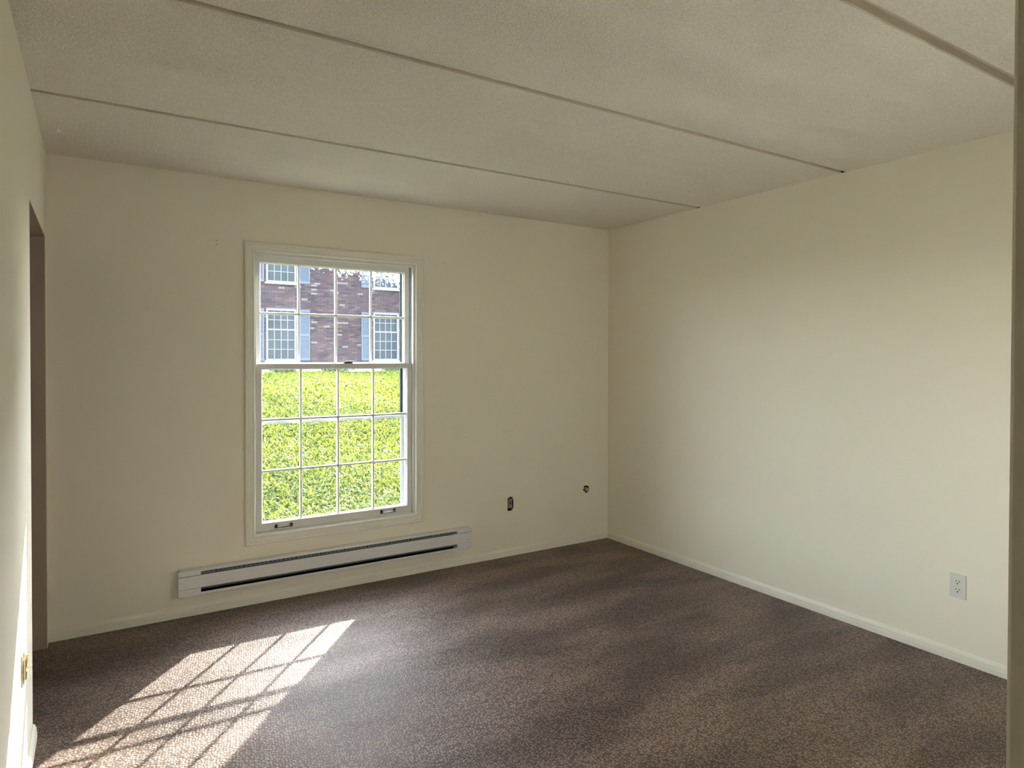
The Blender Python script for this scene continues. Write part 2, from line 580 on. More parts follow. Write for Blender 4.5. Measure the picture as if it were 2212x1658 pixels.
# screw holes left by an old curtain bracket
for (x, z, h) in ((0.785, 2.085, 0.012), (0.787, 2.063, 0.010), (2.213, 2.070, 0.016)):
    bm = bmesh.new()
    add_cyl(bm, (x, 0.001, z), (x, -0.0006, z), 0.0032, 8)
    s = bm_obj('screw_hole', bm, material('filler_%d' % int(x * 1000 + z * 100), (0.30, 0.27, 0.20), 0.9, tint=(0.2, 0.17, 0.12), tint_scale=90), wall_back)

# ================================================================== THE WINDOW
win = struct(empty('window_1', (1.495, 0.0, OZ0)), 'double hung sash window with small panes')
def wpart(o):
    return keep_child(o, win)
# casing: mitred moulding on the wall
cp = [(0.0, 0.004), (0.0, -0.011), (0.004, -0.014), (0.012, -0.014), (0.014, -0.0125), (0.034, -0.015), (0.038, -0.019),
      (0.050, -0.020), (0.055, -0.017), (0.057, -0.012), (0.057, 0.0)]
def casing(name, side):
    bm = bmesh.new()
    ax0, ax1, az0, az1 = OX0 + 0.004, OX1 - 0.004, OZ0 + 0.004, OZ1 - 0.002
    def pt(corner, u, y):
        sx, sz = corner
        return ((ax0 - u) if sx < 0 else (ax1 + u), y, (az0 - u) if sz < 0 else (az1 + u))
    c = {'left': ((-1, -1), (-1, 1)), 'right': ((1, -1), (1, 1)), 'top': ((-1, 1), (1, 1)), 'bottom': ((-1, -1), (1, -1))}[side]
    A = [bm.verts.new(pt(c[0], u, y)) for u, y in cp]
    B = [bm.verts.new(pt(c[1], u, y)) for u, y in cp]
    n = len(cp)
    for i in range(n):
        bm.faces.new([A[i], A[(i + 1) % n], B[(i + 1) % n], B[i]])
    bm.faces.new(A)
    bm.faces.new(B[::-1])
    return wpart(bm_obj(name, bm, M_TRIM))
for s in ('left', 'right'):
    casing('side_casing', s)
casing('head_casing', 'top')
casing('bottom_casing', 'bottom')

# jamb lining, stops and sill
JX0, JX1 = 0.992, 1.993
bm = bmesh.new()
add_box(bm, OX0, JX0, 0.0, 0.155, OZ0, OZ1)
wpart(bm_obj('jamb', bm, M_SASH))
bm = bmesh.new()
add_box(bm, JX1, OX1, 0.0, 0.155, OZ0, OZ1)
wpart(bm_obj('jamb', bm, M_SASH))
wpart(box('head_jamb', JX0, JX1, 0.0, 0.155, OZ1 - 0.008, OZ1, M_SASH))
bm = bmesh.new()
add_prism(bm, [(0.0, OZ0), (0.21, OZ0), (0.215, OZ0 - 0.02), (0.215, OZ0 - 0.03), (0.235, OZ0 - 0.03), (0.235, OZ0 - 0.012), (0.155, OZ0 + 0.010), (0.0, OZ0 + 0.012)], 'x', JX0, JX1)
wpart(bm_obj('sill', bm, M_SASH))
for (x0, x1) in ((JX0, JX0 + 0.006), (JX1 - 0.007, JX1)):
    wpart(box('inner_stop', x0, x1, 0.001, 0.016, OZ0 + 0.012, OZ1 - 0.008, M_SASH, bev=0.002))
    wpart(box('parting_stop', x0, x1, 0.0535, 0.0585, OZ0 + 0.012, OZ1 - 0.008, M_STORM))
wpart(box('inner_stop', JX0 + 0.006, JX1 - 0.007, 0.001, 0.016, OZ1 - 0.020, OZ1 - 0.008, M_SASH, bev=0.002))

def muntin_profile(w_in, w_out, y_in, y_out):
    return [(-w_in / 2, y_in), (w_in / 2, y_in), (w_out / 2, y_in + (y_out - y_in) * 0.45), (w_out / 2, y_out), (-w_out / 2, y_out), (-w_out / 2, y_in + (y_out - y_in) * 0.45)]

def sash(name, x0, x1, z0, z1, y0, y1, stile, top_rail, bot_rail, ncol, nrow, glass, label):
    """a wooden sash: frame mesh, muntins and panes as its sub-parts"""
    bm = bmesh.new()
    gx0, gx1, gz0, gz1 = x0 + stile, x1 - stile, z0 + bot_rail, z1 - top_rail
    b = 0.0015
    add_box(bm, x0, gx0, y0, y1, z0, z1, b)
    add_box(bm, gx1, x1, y0, y1, z0, z1, b)
    add_box(bm, gx0 - 0.001, gx1 + 0.001, y0, y1, z0, gz0, b)
    add_box(bm, gx0 - 0.001, gx1 + 0.001, y0, y1, gz1, z1, b)
    # sloped glazing bead around the opening
    yb_ = y0 + 0.006
    for (a, c) in ((gx0, 1), (gx1, -1)):
        add_prism(bm, [(a, yb_), (a + c * 0.006, y0 + 0.014), (a + c * 0.006, y1 - 0.004), (a, y1 - 0.002)], 'z', gz0, gz1)
    for (a, c) in ((gz0, 1), (gz1, -1)):
        add_prism(bm, [(yb_, a), (y0 + 0.014, a + c * 0.006), (y1 - 0.004, a + c * 0.006), (y1 - 0.002, a)], 'x', gx0, gx1)
    fr = wpart(bm_obj(name, bm, M_SASH))
    fr['label'] = label
    yg = y0 + 0.017
    xs = [gx0 + (gx1 - gx0) * i / ncol for i in range(ncol + 1)]
    zs = [gz0 + (gz1 - gz0) * j / nrow for j in range(nrow + 1)]
    mp = muntin_profile(0.008, 0.015, y0 + 0.008, y0 + 0.024)
    for i in range(1, ncol):
        bm = bmesh.new()
        add_prism(bm, [(xs[i] + a, y) for a, y in mp], 'z', gz0, gz1)
        keep2(bm_obj('muntin', bm, M_SASH), fr)
    for j in range(1, nrow):
        for i in range(ncol):
            bm = bmesh.new()
            add_prism(bm, [(y + 0.0006, zs[j] + a) for a, y in mp], 'x', xs[i] + (0.004 if i else 0), xs[i + 1] - (0.004 if i < ncol - 1 else 0))
            keep2(bm_obj('muntin', bm, M_SASH), fr)
    for i in range(ncol):
        for j in range(nrow):
            m = 0.0045
            keep2(box('pane', xs[i] + m, xs[i + 1] - m, yg, yg + 0.003, zs[j] + m, zs[j + 1] - m, glass), fr)
    return fr

def keep2(o, part):
    """child of a part that itself hangs on the window Empty, all meshes in world coordinates"""
    o.parent = part
    return o

SX0, SX1 = 0.997, 1.985
lower = sash('lower_sash', SX0, SX1, 0.404, 1.391, 0.017, 0.052, 0.034, 0.028, 0.050, 4, 3, M_GLASS, 'lower sash of twelve panes')
upper = sash('upper_sash', SX0, SX1, 1.362, 2.033, 0.060, 0.095, 0.034, 0.042, 0.030, 4, 2, M_GLASS_U, 'dusty upper sash of eight panes')

# sash lifts: two dark pulls on the bottom rail
def sash_lift(xc, zc):
    bm = bmesh.new()
    for s in (-1, 1):
        add_box(bm, xc + s * 0.044 - 0.008, xc + s * 0.044 + 0.008, 0.010, 0.0172, zc - 0.011, zc + 0.011, 0.002)
        add_cyl(bm, (xc + s * 0.044, 0.012, zc), (xc + s * 0.042, -0.006, zc), 0.0038, 8)
    pts = [(xc - 0.044, -0.004, zc), (xc - 0.022, -0.008, zc - 0.001), (xc, -0.0095, zc - 0.0015), (xc + 0.022, -0.008, zc - 0.001), (xc + 0.044, -0.004, zc)]
    for a, b_ in zip(pts[:-1], pts[1:]):
        add_cyl(bm, a, b_, 0.0032, 8)
    o = keep2(bm_obj('sash_lift', bm, M_BRONZE), lower)
    o['label'] = 'dark metal sash pull'
sash_lift(1.155, 0.428)
sash_lift(1.815, 0.432)
# cam lock on the meeting rail
bm = bmesh.new()
add_box(bm, 1.528, 1.586, 0.022, 0.048, 1.390, 1.394, 0.001)
add_prism(bm, [(1.534, 1.394), (1.580, 1.394), (1.588, 1.402), (1.526, 1.402)], 'y', 0.026, 0.044)
lock = keep2(bm_obj('sash_lock', bm, M_BRONZE), lower)
lock['label'] = 'dark sash lock on the meeting rail'
bm = bmesh.new()
add_cyl(bm, (1.557, 0.030, 1.402), (1.557, 0.030, 1.406), 0.010, 12)
add_box(bm, 1.540, 1.590, 0.025, 0.034, 1.4035, 1.4085, 0.0015)
keep2(bm_obj('lock_lever', bm, M_SASH), lower)

# aluminium storm window outside
SY0, SY1 = 0.125, 0.140
def frame_part(name, x0, x1, z0, z1, y0, y1, w, mat, glass, wt=None):
    bm = bmesh.new()
    add_box(bm, x0, x0 + w, y0, y1, z0, z1)
    add_box(bm, x1 - w, x1, y0, y1, z0, z1)
    add_box(bm, x0 + w, x1 - w, y0, y1, z0, z0 + w)
    add_box(bm, x0 + w, x1 - w, y0, y1, z1 - (wt or w), z1)
    f = wpart(bm_obj(name, bm, mat))
    keep2(box('storm_pane', x0 + w, x1 - w, (y0 + y1) / 2 - 0.0015, (y0 + y1) / 2 + 0.0015, z0 + w, z1 - (wt or w), glass), f)
    return f
frame_part('storm_sash', 1.018, 1.966, 0.402, 1.043, 0.112, 0.124, 0.018, M_STORM, M_STORMGLASS)
frame_part('storm_sash', 1.018, 1.966, 1.025, 2.034, 0.130, 0.142, 0.016, M_STORM_SHADE, M_STORMGLASS, 0.02)
bm = bmesh.new()
for (x0, x1) in ((JX0, 1.018), (1.966, JX1)):
    add_box(bm, x0, x1, 0.108, 0.150, 0.40, OZ1 - 0.008)
wpart(bm_obj('storm_track', bm, M_STORM))

# ================================================================== BASEBOARD HEATER
HX0, HX1, HCX0, HCX1 = 0.580, 2.397, 0.693, 2.284
heater = tag(empty('baseboard_heater', (1.49, -0.03, 0.12)), 'long white electric baseboard heater on the wall under the window', 'heater')
def hpart(o):
    return keep_child(o, heater)
YH = -0.065
# sheet-metal back and top, curling over the front
bm = bmesh.new()
add_prism(bm, [(-0.0005, 0.120), (-0.0005, 0.2625), (-0.045, 0.2645), (-0.056, 0.2625), (-0.0605, 0.2565), (-0.0605, 0.2535), (-0.058, 0.2535),
               (-0.056, 0.2585), (-0.045, 0.2620), (-0.003, 0.260), (-0.003, 0.120)], 'x', HCX0, HCX1)
hpart(bm_obj('top_cover', bm, M_HEAT))
# front panel with rounded edges
bm = bmesh.new()
add_prism(bm, [(-0.0585, 0.168), (YH + 0.002, 0.1655), (YH, 0.169), (YH, 0.2305), (YH + 0.002, 0.2345), (-0.0585, 0.2345), (-0.0585, 0.231), (-0.0625, 0.229),
               (-0.0625, 0.171), (-0.0585, 0.1705)], 'x', HX0 + 0.004, HX1 - 0.004)
front = hpart(bm_obj('front_panel', bm, M_HEAT))
# bottom lip
bm = bmesh.new()
add_prism(bm, [(-0.0005, 0.119), (-0.056, 0.122), (-0.062, 0.126), (-0.062, 0.1405), (-0.0595, 0.1405), (-0.0595, 0.128), (-0.055, 0.1245), (-0.0005, 0.1225)], 'x', HX0 + 0.002, HX1 - 0.002)
hpart(bm_obj('bottom_lip', bm, M_HEAT))
# end caps
for (x0, x1, rl) in ((HX0, HCX0, True), (HCX1, HX1, False)):
    bm = bmesh.new()
    add_box(bm, x0, x1, YH + 0.004, -0.0005, 0.1255, 0.2645, 0.0)
    # upper and lower cover blocks of the cap, flush with the front, leaving thin seams
    add_box(bm, x0 + 0.001, x1, YH + 0.0012, YH + 0.01, 0.2362, 0.2632, 0.002)
    add_box(bm, x0 + 0.001, x1, YH + 0.0012, YH + 0.01, 0.1420, 0.1642, 0.002)
    ed = [e_ for e_ in bm.edges if all(v.co.z > 0.264 for v in e_.verts) and abs(e_.verts[0].co.x - e_.verts[1].co.x) < 1e-6
          and abs(e_.verts[0].co.x - (x0 if rl else x1)) < 1e-4]
    if ed:
        bmesh.ops.bevel(bm, geom=ed, offset=0.010, segments=4, affect='EDGES')
    hpart(bm_obj('end_cap', bm, M_HEAT))
    hpart(box('cap_seam', x0 + 0.0015, x1, YH + 0.0025, YH + 0.0045, 0.2343, 0.2364, M_DARK))
# inner steel: deflector with punched holes, seen through the upper slot; element housing in the lower slot
bm = bmesh.new()
add_prism(bm, [(-0.054, 0.236), (-0.040, 0.262), (-0.0385, 0.262), (-0.0525, 0.236)], 'x', HCX0 + 0.002, HCX1 - 0.002)
defl = hpart(bm_obj('air_deflector', bm, M_HEATIN))
bm = bmesh.new()
nh = 62
rnd = random.Random(5)
for i in range(nh):
    x = HCX0 + 0.03 + (HCX1 - HCX0 - 0.10) * i / (nh - 1)
    w = 0.0046 if i % 6 == 2 else 0.0034
    h = 0.0022 if i % 6 == 2 else 0.0014
    q = [(-w, -h), (-w * .5, -h * 1.5), (w * .5, -h * 1.5), (w, -h), (w, h), (w * .5, h * 1.5), (-w * .5, h * 1.5), (-w, h)]
    t0, n0 = Vector((0, 0.014, 0.026)).normalized(), Vector((0, -0.026, 0.014)).normalized()
    c0 = Vector((x, -0.0498, 0.2440))
    A = [bm.verts.new(c0 + Vector((a, 0, 0)) + t0 * b_ + n0 * 0.0004) for a, b_ in q]
    B = [bm.verts.new(c0 + Vector((a, 0, 0)) + t0 * b_ - n0 * 0.002) for a, b_ in q]
    bm.faces.new(A)
    bm.faces.new(B[::-1])
    for k in range(8):
        bm.faces.new([A[k], A[(k + 1) % 8], B[(k + 1) % 8], B[k]])
ho = hpart(bm_obj('vent_holes', bm, M_DARK, kind='stuff'))
bm = bmesh.new()
add_prism(bm, [(-0.0560, 0.1735), (-0.050, 0.152), (-0.0485, 0.152), (-0.0545, 0.1735)], 'x', HCX0 + 0.002, HCX1 - 0.002)
hpart(bm_obj('lower_deflector', bm, M_HEATIN))
# finned heating element on a tube
bm = bmesh.new()
add_cyl(bm, (HCX0, -0.028, 0.195), (HCX1, -0.028, 0.195), 0.006, 10)
nf = 150
for i in range(nf):
    x = HCX0 + 0.06 + (HCX1 - HCX0 - 0.12) * i / (nf - 1)
    add_box(bm, x, x + 0.0006, -0.044, -0.012, 0.170, 0.222)
hpart(bm_obj('heating_element', bm, M_FIN, kind='stuff'))
hpart(box('inner_back', HCX0, HCX1, -0.005, -0.003, 0.123, 0.259, M_DARK))
hpart(box('inner_floor', HCX0, HCX1, -0.058, -0.005, 0.1235, 0.1265, M_DARK))
lg = hpart(box('maker_mark', 2.356, 2.378, YH - 0.0004, YH + 0.001, 0.1865, 0.1885, M_BRONZE))
lg['label'] = 'tiny dark maker mark'

# ================================================================== OUTLETS
def slots(bm, cx, cz, put):
    """openings of one receptacle face: two blade slots above a round ground hole"""
    put(bm, cx - 0.0064, cz + 0.0035, 0.0013, 0.0042)
    put(bm, cx + 0.0064, cz + 0.0035, 0.0013, 0.0035)
    put(bm, cx, cz - 0.0070, 0.0026, 0.0026)

# --- covered duplex outlet, right wall (facing -x)
oc = tag(empty('wall_outlet', (W, -2.491, 0.30)), 'white duplex outlet with its cover plate, on the blank right wall', 'outlet')
yc, zc = -2.491, 0.356
bm = bmesh.new()
add_prism(bm, [(-2.4560, zc - 0.0575), (-2.4560, zc + 0.0575), (-2.5260, zc + 0.0575), (-2.5260, zc - 0.0575)], 'x', W - 0.0045, W)
bmesh.ops.recalc_face_normals(bm, faces=bm.faces)
bmesh.ops.bevel(bm, geom=[e_ for e_ in bm.edges if all(v.co.x < W - 0.004 for v in e_.verts)], offset=0.0028, segments=3, affect='EDGES')
keep_child(bm_obj('cover_plate', bm, M_PLATE), oc)
for dz in (0.0195, -0.0195):
    bm = bmesh.new()
    pts = []
    for k in range(24):
        a = 2 * math.pi * k / 24
        pts.append((yc + 0.0172 * math.cos(a), zc + dz + max(-0.0135, min(0.0135, 0.0172 * math.sin(a)))))
    add_prism(bm, pts, 'x', W - 0.0058, W - 0.003)
    face = keep_child(bm_obj('receptacle_face', bm, M_PLATE), oc)
    for (sy, sz, hy, hz) in ((-0.0066, 0.0040, 0.0014, 0.0042), (0.0066, 0.0040, 0.0014, 0.0036), (0.0, -0.0070, 0.0029, 0.0029)):
        bm = bmesh.new()
        n = 10
        pts = [(yc + sy + hy * math.cos(2 * math.pi * (k + .5) / n) * 1.1, zc + dz + sz + hz * math.sin(2 * math.pi * (k + .5) / n) * 1.1) for k in range(n)]
        add_prism(bm, pts, 'x', W - 0.0061, W - 0.0045)
        keep2(bm_obj('slot', bm, M_DARK), face)
bm = bmesh.new()
add_cyl(bm, (W - 0.0056, yc, zc), (W - 0.003, yc, zc), 0.0028, 10)
keep_child(bm_obj('screw', bm, M_PLATE), oc)

# --- bare duplex outlet, back wall
ob = tag(empty('bare_outlet', (2.751, 0.0, 0.325)), 'old ivory outlet without a cover plate in a dark hole, right of the heater', 'outlet')
def open_box(x0, x1, z0, z1, y0, y1):
    bm = bmesh.new()
    t = 0.002
    add_box(bm, x0 - t, x1 + t, y1 - t, y1, z0 - t, z1 + t)
    add_box(bm, x0 - t, x0, y0, y1 - t, z0 - t, z1 + t)
    add_box(bm, x1, x1 + t, y0, y1 - t, z0 - t, z1 + t)
    add_box(bm, x0, x1, y0, y1 - t, z0 - t, z0)
    add_box(bm, x0, x1, y0, y1 - t, z1, z1 + t)
    return bm
e = 0.0005
keep_child(bm_obj('box', open_box(HO[0] + 0.0025, HO[1] - 0.0025, HO[2] + 0.0025, HO[3] - 0.0025, 0.004, 0.06), M_DARK), ob)
xc, zc = 2.7525, 0.375
bm = bmesh.new()
add_box(bm, xc - 0.0145, xc + 0.0145, 0.006, 0.03, zc - 0.033, zc + 0.033, 0.003)
keep_child(bm_obj('receptacle_body', bm, M_IVORY), ob)
for dz in (0.0195, -0.0195):
    bm = bmesh.new()
    pts = []
    for k in range(20):
        a = 2 * math.pi * k / 20
        pts.append((xc + 0.0138 * math.cos(a), zc + dz + max(-0.0125, min(0.0125, 0.0155 * math.sin(a)))))
    add_prism(bm, pts, 'y', 0.001, 0.008)
    face = keep_child(bm_obj('receptacle_face', bm, M_IVORY), ob)
    for (sx, sz, hx_, hz) in ((-0.0064, 0.003, 0.0022, 0.0052), (0.0064, 0.003, 0.0022, 0.0048), (0.0, -0.0078, 0.0030, 0.0030)):
        keep2(box('slot', xc + sx - hx_, xc + sx + hx_, 0.0006, 0.004, zc + dz + sz - hz, zc + dz + sz + hz, M_DARK), face)
for (za, zb_) in ((zc - 0.049, zc - 0.034), (zc + 0.034, zc + 0.049)):
    keep_child(box('mounting_ear', xc - 0.009, xc + 0.009, 0.002, 0.0035, za, zb_, M_BRONZE), ob)
keep_child(box('center_screw', xc - 0.005, xc + 0.005, 0.002, 0.0065, zc - 0.006, zc + 0.006, M_BRONZE), ob)

# --- bare round cable jack, back wall near the corner
oj = tag(empty('cable_jack', (3.452, 0.0, 0.378)), 'small round bare cable jack in a ragged hole near the corner', 'wall jack')
keep_child(bm_obj('box', open_box(HJ[0] + 0.0025, HJ[1] - 0.0025, HJ[2] + 0.0025, HJ[3] - 0.0025, 0.004, 0.05), M_DARK), oj)
bm = bmesh.new()
add_cyl(bm, (3.4545, 0.03, 0.406), (3.4545, -0.001, 0.406), 0.0155, 18, 0.0145)
keep_child(bm_obj('jack_body', bm, M_IVORY), oj)
bm = bmesh.new()
add_cyl(bm, (3.4545, 0.0, 0.406), (3.4545, -0.009, 0.406), 0.0048, 10)
keep_child(bm_obj('connector', bm, M_BRASS), oj)
bm = bmesh.new()
add_cyl(bm, (3.4245, 0.002, 0.404), (3.4245, -0.003, 0.404), 0.0065, 10)
add_cyl(bm, (3.4325, 0.002, 0.4285), (3.4325, -0.003, 0.4285), 0.0065, 10)
keep_child(bm_obj('mounting_tab', bm, M_BRONZE), oj)

# --- bare outlet with brass yoke, left wall (facing +x)
ol = tag(empty('bare_outlet', (0.0, -1.385, 0.38)), 'bare outlet with a brass yoke and protruding screws, on the sunlit left wall', 'outlet')
yc, zc = -1.385, 0.430
bm = bmesh.new()
add_box(bm, 0.0, 0.0045, yc - 0.028, yc + 0.028, zc - 0.050, zc + 0.050, 0.001)
keep_child(bm_obj('box_rim', bm, M_PLATE), ol)
bm = bmesh.new()
add_box(bm, 0.0045, 0.0065, yc - 0.011, yc + 0.011, zc - 0.053, zc + 0.053, 0.0006)
add_box(bm, 0.0045, 0.012, yc - 0.0175, yc + 0.0175, zc - 0.034, zc + 0.034, 0.002)
keep_child(bm_obj('yoke', bm, M_BRASS), ol)
for dz in (0.020, -0.020):
    bm = bmesh.new()
    add_box(bm, 0.0121, 0.0150, yc - 0.0145, yc + 0.0145, zc + dz - 0.0125, zc + dz + 0.0125, 0.003)
    keep_child(bm_obj('receptacle_face', bm, M_IVORY), ol)
for (dz, ln) in ((0.0405, 0.022), (0.0, 0.026)):
    bm = bmesh.new()
    add_cyl(bm, (0.006, yc, zc + dz), (ln - 0.002, yc, zc + dz + 0.001), 0.0018, 8)
    add_cyl(bm, (ln - 0.003, yc, zc + dz + 0.001), (ln, yc, zc + dz + 0.001), 0.0035, 10, 0.0042)
    keep_child(bm_obj('screw', bm, M_BRASS), ol)

# ================================================================== ADDED FILL-LIGHT WINDOW IN THE FRONT WALL (behind the view)
fill_win = struct(empty('added_fill_window', ((PX0 + PX1) / 2, YF - 0.08, PZ0)), 'added out-of-view window of three panes, for fill light')
fw = 0.045
for (nm, x0, x1, z0, z1) in (('jamb', PX0, PX0 + fw, PZ0, PZ1), ('jamb', PX1 - fw, PX1, PZ0, PZ1),
                             ('head_jamb', PX0 + fw, PX1 - fw, PZ1 - fw, PZ1), ('sill', PX0 + fw, PX1 - fw, PZ0, PZ0 + fw)):
    keep_child(box(nm, x0, x1, YF - 0.13, YF - 0.02, z0, z1, M_SASH), fill_win)
xw = (PX1 - PX0 - 2 * fw) / 3
for i in range(3):
    x0 = PX0 + fw + xw * i
    if i:
        keep_child(box('mullion', x0 - 0.02, x0 + 0.02, YF - 0.10, YF - 0.05, PZ0 + fw, PZ1 - fw, M_SASH), fill_win)
    keep_child(box('pane', x0 + (0.02 if i else 0), x0 + xw - (0.02 if i < 2 else 0), YF - 0.077, YF - 0.073, PZ0 + fw, PZ1 - fw, M_GLASS), fill_win)

# added white blind inside it: spreads the fill daylight evenly
M_FILL_BLIND = bpy.data.materials.new('fill_blind_cloth')
M_FILL_BLIND.use_nodes = True
nt = M_FILL_BLIND.node_tree
nt.nodes.remove(nt.nodes['Principled BSDF'])
bd = nt.nodes.new('ShaderNodeBsdfDiffuse')
bd.inputs['Color'].default_value = (0.78, 0.76, 0.70, 1)
bt = nt.nodes.new('ShaderNodeBsdfTranslucent')
bt.inputs['Color'].default_value = (0.86, 0.82, 0.74, 1)
wv = nt.nodes.new('ShaderNodeTexWave')
wv.inputs['Scale'].default_value = 60.0
wr = nt.nodes.new('ShaderNodeMapRange')
wr.inputs['To Min'].default_value = 0.50
wr.inputs['To Max'].default_value = 0.60
bx_ = nt.nodes.new('ShaderNodeMixShader')
nt.links.new(wv.outputs['Fac'], wr.inputs['Value'])
nt.links.new(wr.outputs['Result'], bx_.inputs[0])
nt.links.new(bd.outputs[0], bx_.inputs[1])
nt.links.new(bt.outputs[0], bx_.inputs[2])
nt.links.new(bx_.outputs[0], nt.nodes['Material Output'].inputs['Surface'])
keep_child(mesh_obj('fill_blind', [(PX0 + fw, YF - 0.012, PZ0 + 0.02), (PX1 - fw, YF - 0.012, PZ0 + 0.02), (PX1 - fw, YF - 0.012, PZ1 - 0.03), (PX0 + fw, YF - 0.012, PZ1 - 0.03)], [(0, 1, 2, 3)], M_FILL_BLIND), fill_win)
bm = bmesh.new()
add_cyl(bm, (PX0 + fw, YF - 0.012, PZ1 - 0.022), (PX1 - fw, YF - 0.012, PZ1 - 0.022), 0.016, 12)
keep_child(bm_obj('fill_blind_roller', bm, M_SASH), fill_win)

# ================================================================== OUTDOORS
def ground_z(y):
    """the lawn climbs from the window to a level bank at the foot of the other building"""
    y = np.asarray(y, float)
    t = np.clip((y - 0.8) / 9.0, 0, 1)
    return -0.16 + 1.06 * (t * t * (3 - 2 * t))

M_SOIL = material('lawn_ground', (0.025, 0.035, 0.010), 0.95, 0.1, tint=(0.045, 0.05, 0.012), tint_scale=2.0, tint_amt=0.8, bumps=((60, 0.6, 0.02),), detail=8)
xs = np.concatenate([np.linspace(-40, -4, 10), np.linspace(-3, 16, 40), np.linspace(18, 50, 10)])
ys = np.concatenate([np.linspace(-30, -4, 8), np.linspace(-3, 22, 100), np.linspace(24, 60, 8)])
X, Y = np.meshgrid(xs, ys)
Z = ground_z(Y) + 0.015 * np.sin(X * 2.1 + Y) * np.cos(Y * 1.7) * (Y > 0.5)
verts = np.stack([X, Y, Z], -1).reshape(-1, 3)
nx, ny = len(xs), len(ys)
faces = [(j * nx + i, j * nx + i + 1, (j + 1) * nx + i + 1, (j + 1) * nx + i) for j in range(ny - 1) for i in range(nx - 1)]
struct(mesh_obj('lawn', verts, faces, M_SOIL, smooth=True), 'sloping green lawn outside the window')

def grass_material():
    m = bpy.data.materials.new('grass_blade')
    m.use_nodes = True
    nt = m.node_tree
    L = nt.links
    b = nt.nodes['Principled BSDF']
    b.inputs['Roughness'].default_value = 0.5
    b.inputs['Specular IOR Level'].default_value = 0.3
    at = nt.nodes.new('ShaderNodeAttribute')
    at.attribute_name = 'tone'
    cr = nt.nodes.new('ShaderNodeValToRGB')
    cr.color_ramp.elements[0].color = (0.028, 0.044, 0.005, 1)
    cr.color_ramp.elements[1].color = (0.262, 0.240, 0.020, 1)
    el = cr.color_ramp.elements.new(0.55)
    el.color = (0.122, 0.150, 0.009, 1)
    L.new(at.outputs['Fac'], cr.inputs[0])
    L.new(cr.outputs[0], b.inputs['Base Color'])
    tr = nt.nodes.new('ShaderNodeBsdfTranslucent')
    L.new(cr.outputs[0], tr.inputs['Color'])
    mx = nt.nodes.new('ShaderNodeMixShader')
    mx.inputs[0].default_value = 0.45
    L.new(b.outputs[0], mx.inputs[1])
    L.new(tr.outputs[0], mx.inputs[2])
    L.new(mx.outputs[0], nt.nodes['Material Output'].inputs['Surface'])
    return m
rng = np.random.default_rng(11)
def grass(n, y0, y1, wmin, wmax, hmin, hmax, pad):
    # density falls with distance; positions inside the wedge that the window shows, with a margin for other viewpoints
    yy = y0 + (y1 - y0) * rng.random(n) ** 1.35
    k = (yy + 3.97) / 3.97
    xl = 0.2 + 0.72 * k - pad - 0.16 * yy
    xr = 0.2 + 1.85 * k + pad + 0.10 * yy
    xx = xl + (xr - xl) * rng.random(n)
    zz = ground_z(yy) + 0.015 * np.sin(xx * 2.1 + yy) * np.cos(yy * 1.7) - 0.012
    h = hmin + (hmax - hmin) * rng.random(n)
    far = 1 + yy / 9.0
    w = (wmin + (wmax - wmin) * rng.random(n)) * far
    a = rng.random(n) * 2 * np.pi
    lean = 0.25 + 0.75 * rng.random(n)
    ca, sa = np.cos(a), np.sin(a)
    base = np.stack([xx, yy, zz], -1)
    side = np.stack([-sa, ca, np.zeros(n)], -1)
    out = np.stack([ca, sa, np.zeros(n)], -1)
    upz = np.array([0, 0, 1.0])
    p0 = base - side * (w * 0.35)[:, None]
    p1 = base + side * (w * 0.35)[:, None]
    mid = base + out * (h * lean * 0.35)[:, None] + upz * (h * 0.62)[:, None]
    p2 = mid + side * (w * 0.5)[:, None]
    p3 = mid - side * (w * 0.5)[:, None]
    p4 = base + out * (h * lean * 0.95)[:, None] + upz * (h * (1.0 - 0.35 * lean))[:, None]
    V = np.stack([p0, p1, p2, p3, p4], 1)
    patch = 0.5 + 0.5 * np.sin(xx * 1.3 + 0.7 * yy) * np.sin(yy * 0.9 - xx * 0.4)
    tone = np.clip(0.15 + 0.75 * rng.random(n) + 0.25 * (patch - 0.5), 0, 1)
    return V, tone
GV, GT = [], []
for args in ((70000, 0.4, 6.5, 0.012, 0.022, 0.06, 0.13, 0.7), (60000, 5.0, 12.5, 0.014, 0.024, 0.06, 0.12, 1.2), (30000, 11.5, 17.15, 0.016, 0.028, 0.05, 0.09, 1.5)):
    v_, t_ = grass(*args)
    GV.append(v_); GT.append(t_)
GV = np.concatenate(GV); GT = np.concatenate(GT)
n = len(GV)
me = bpy.data.meshes.new('lawn_grass')
me.vertices.add(n * 5)
me.vertices.foreach_set('co', GV.reshape(-1).astype(np.float32))
idx = np.arange(n)[:, None] * 5
loops = np.concatenate([idx + np.array([[0, 1, 2, 3]]), idx + np.array([[3, 2, 4]])], 1).reshape(-1)
me.loops.add(n * 7)
me.loops.foreach_set('vertex_index', loops.astype(np.int32))
me.polygons.add(n * 2)
st = np.stack([np.arange(n) * 7, np.arange(n) * 7 + 4], 1).reshape(-1)
me.polygons.foreach_set('loop_start', st.astype(np.int32))
me.update(calc_edges=True)
me.validate()
at = me.attributes.new('tone', 'FLOAT', 'POINT')
at.data.foreach_set('value', np.repeat(GT, 5).astype(np.float32))
me.materials.append(grass_material())
go = bpy.data.objects.new('lawn_grass', me)
COL.objects.link(go)
go['kind'] = 'stuff'
tag(go, 'bright yellow-green grass growing on the lawn outside the window', 'grass')

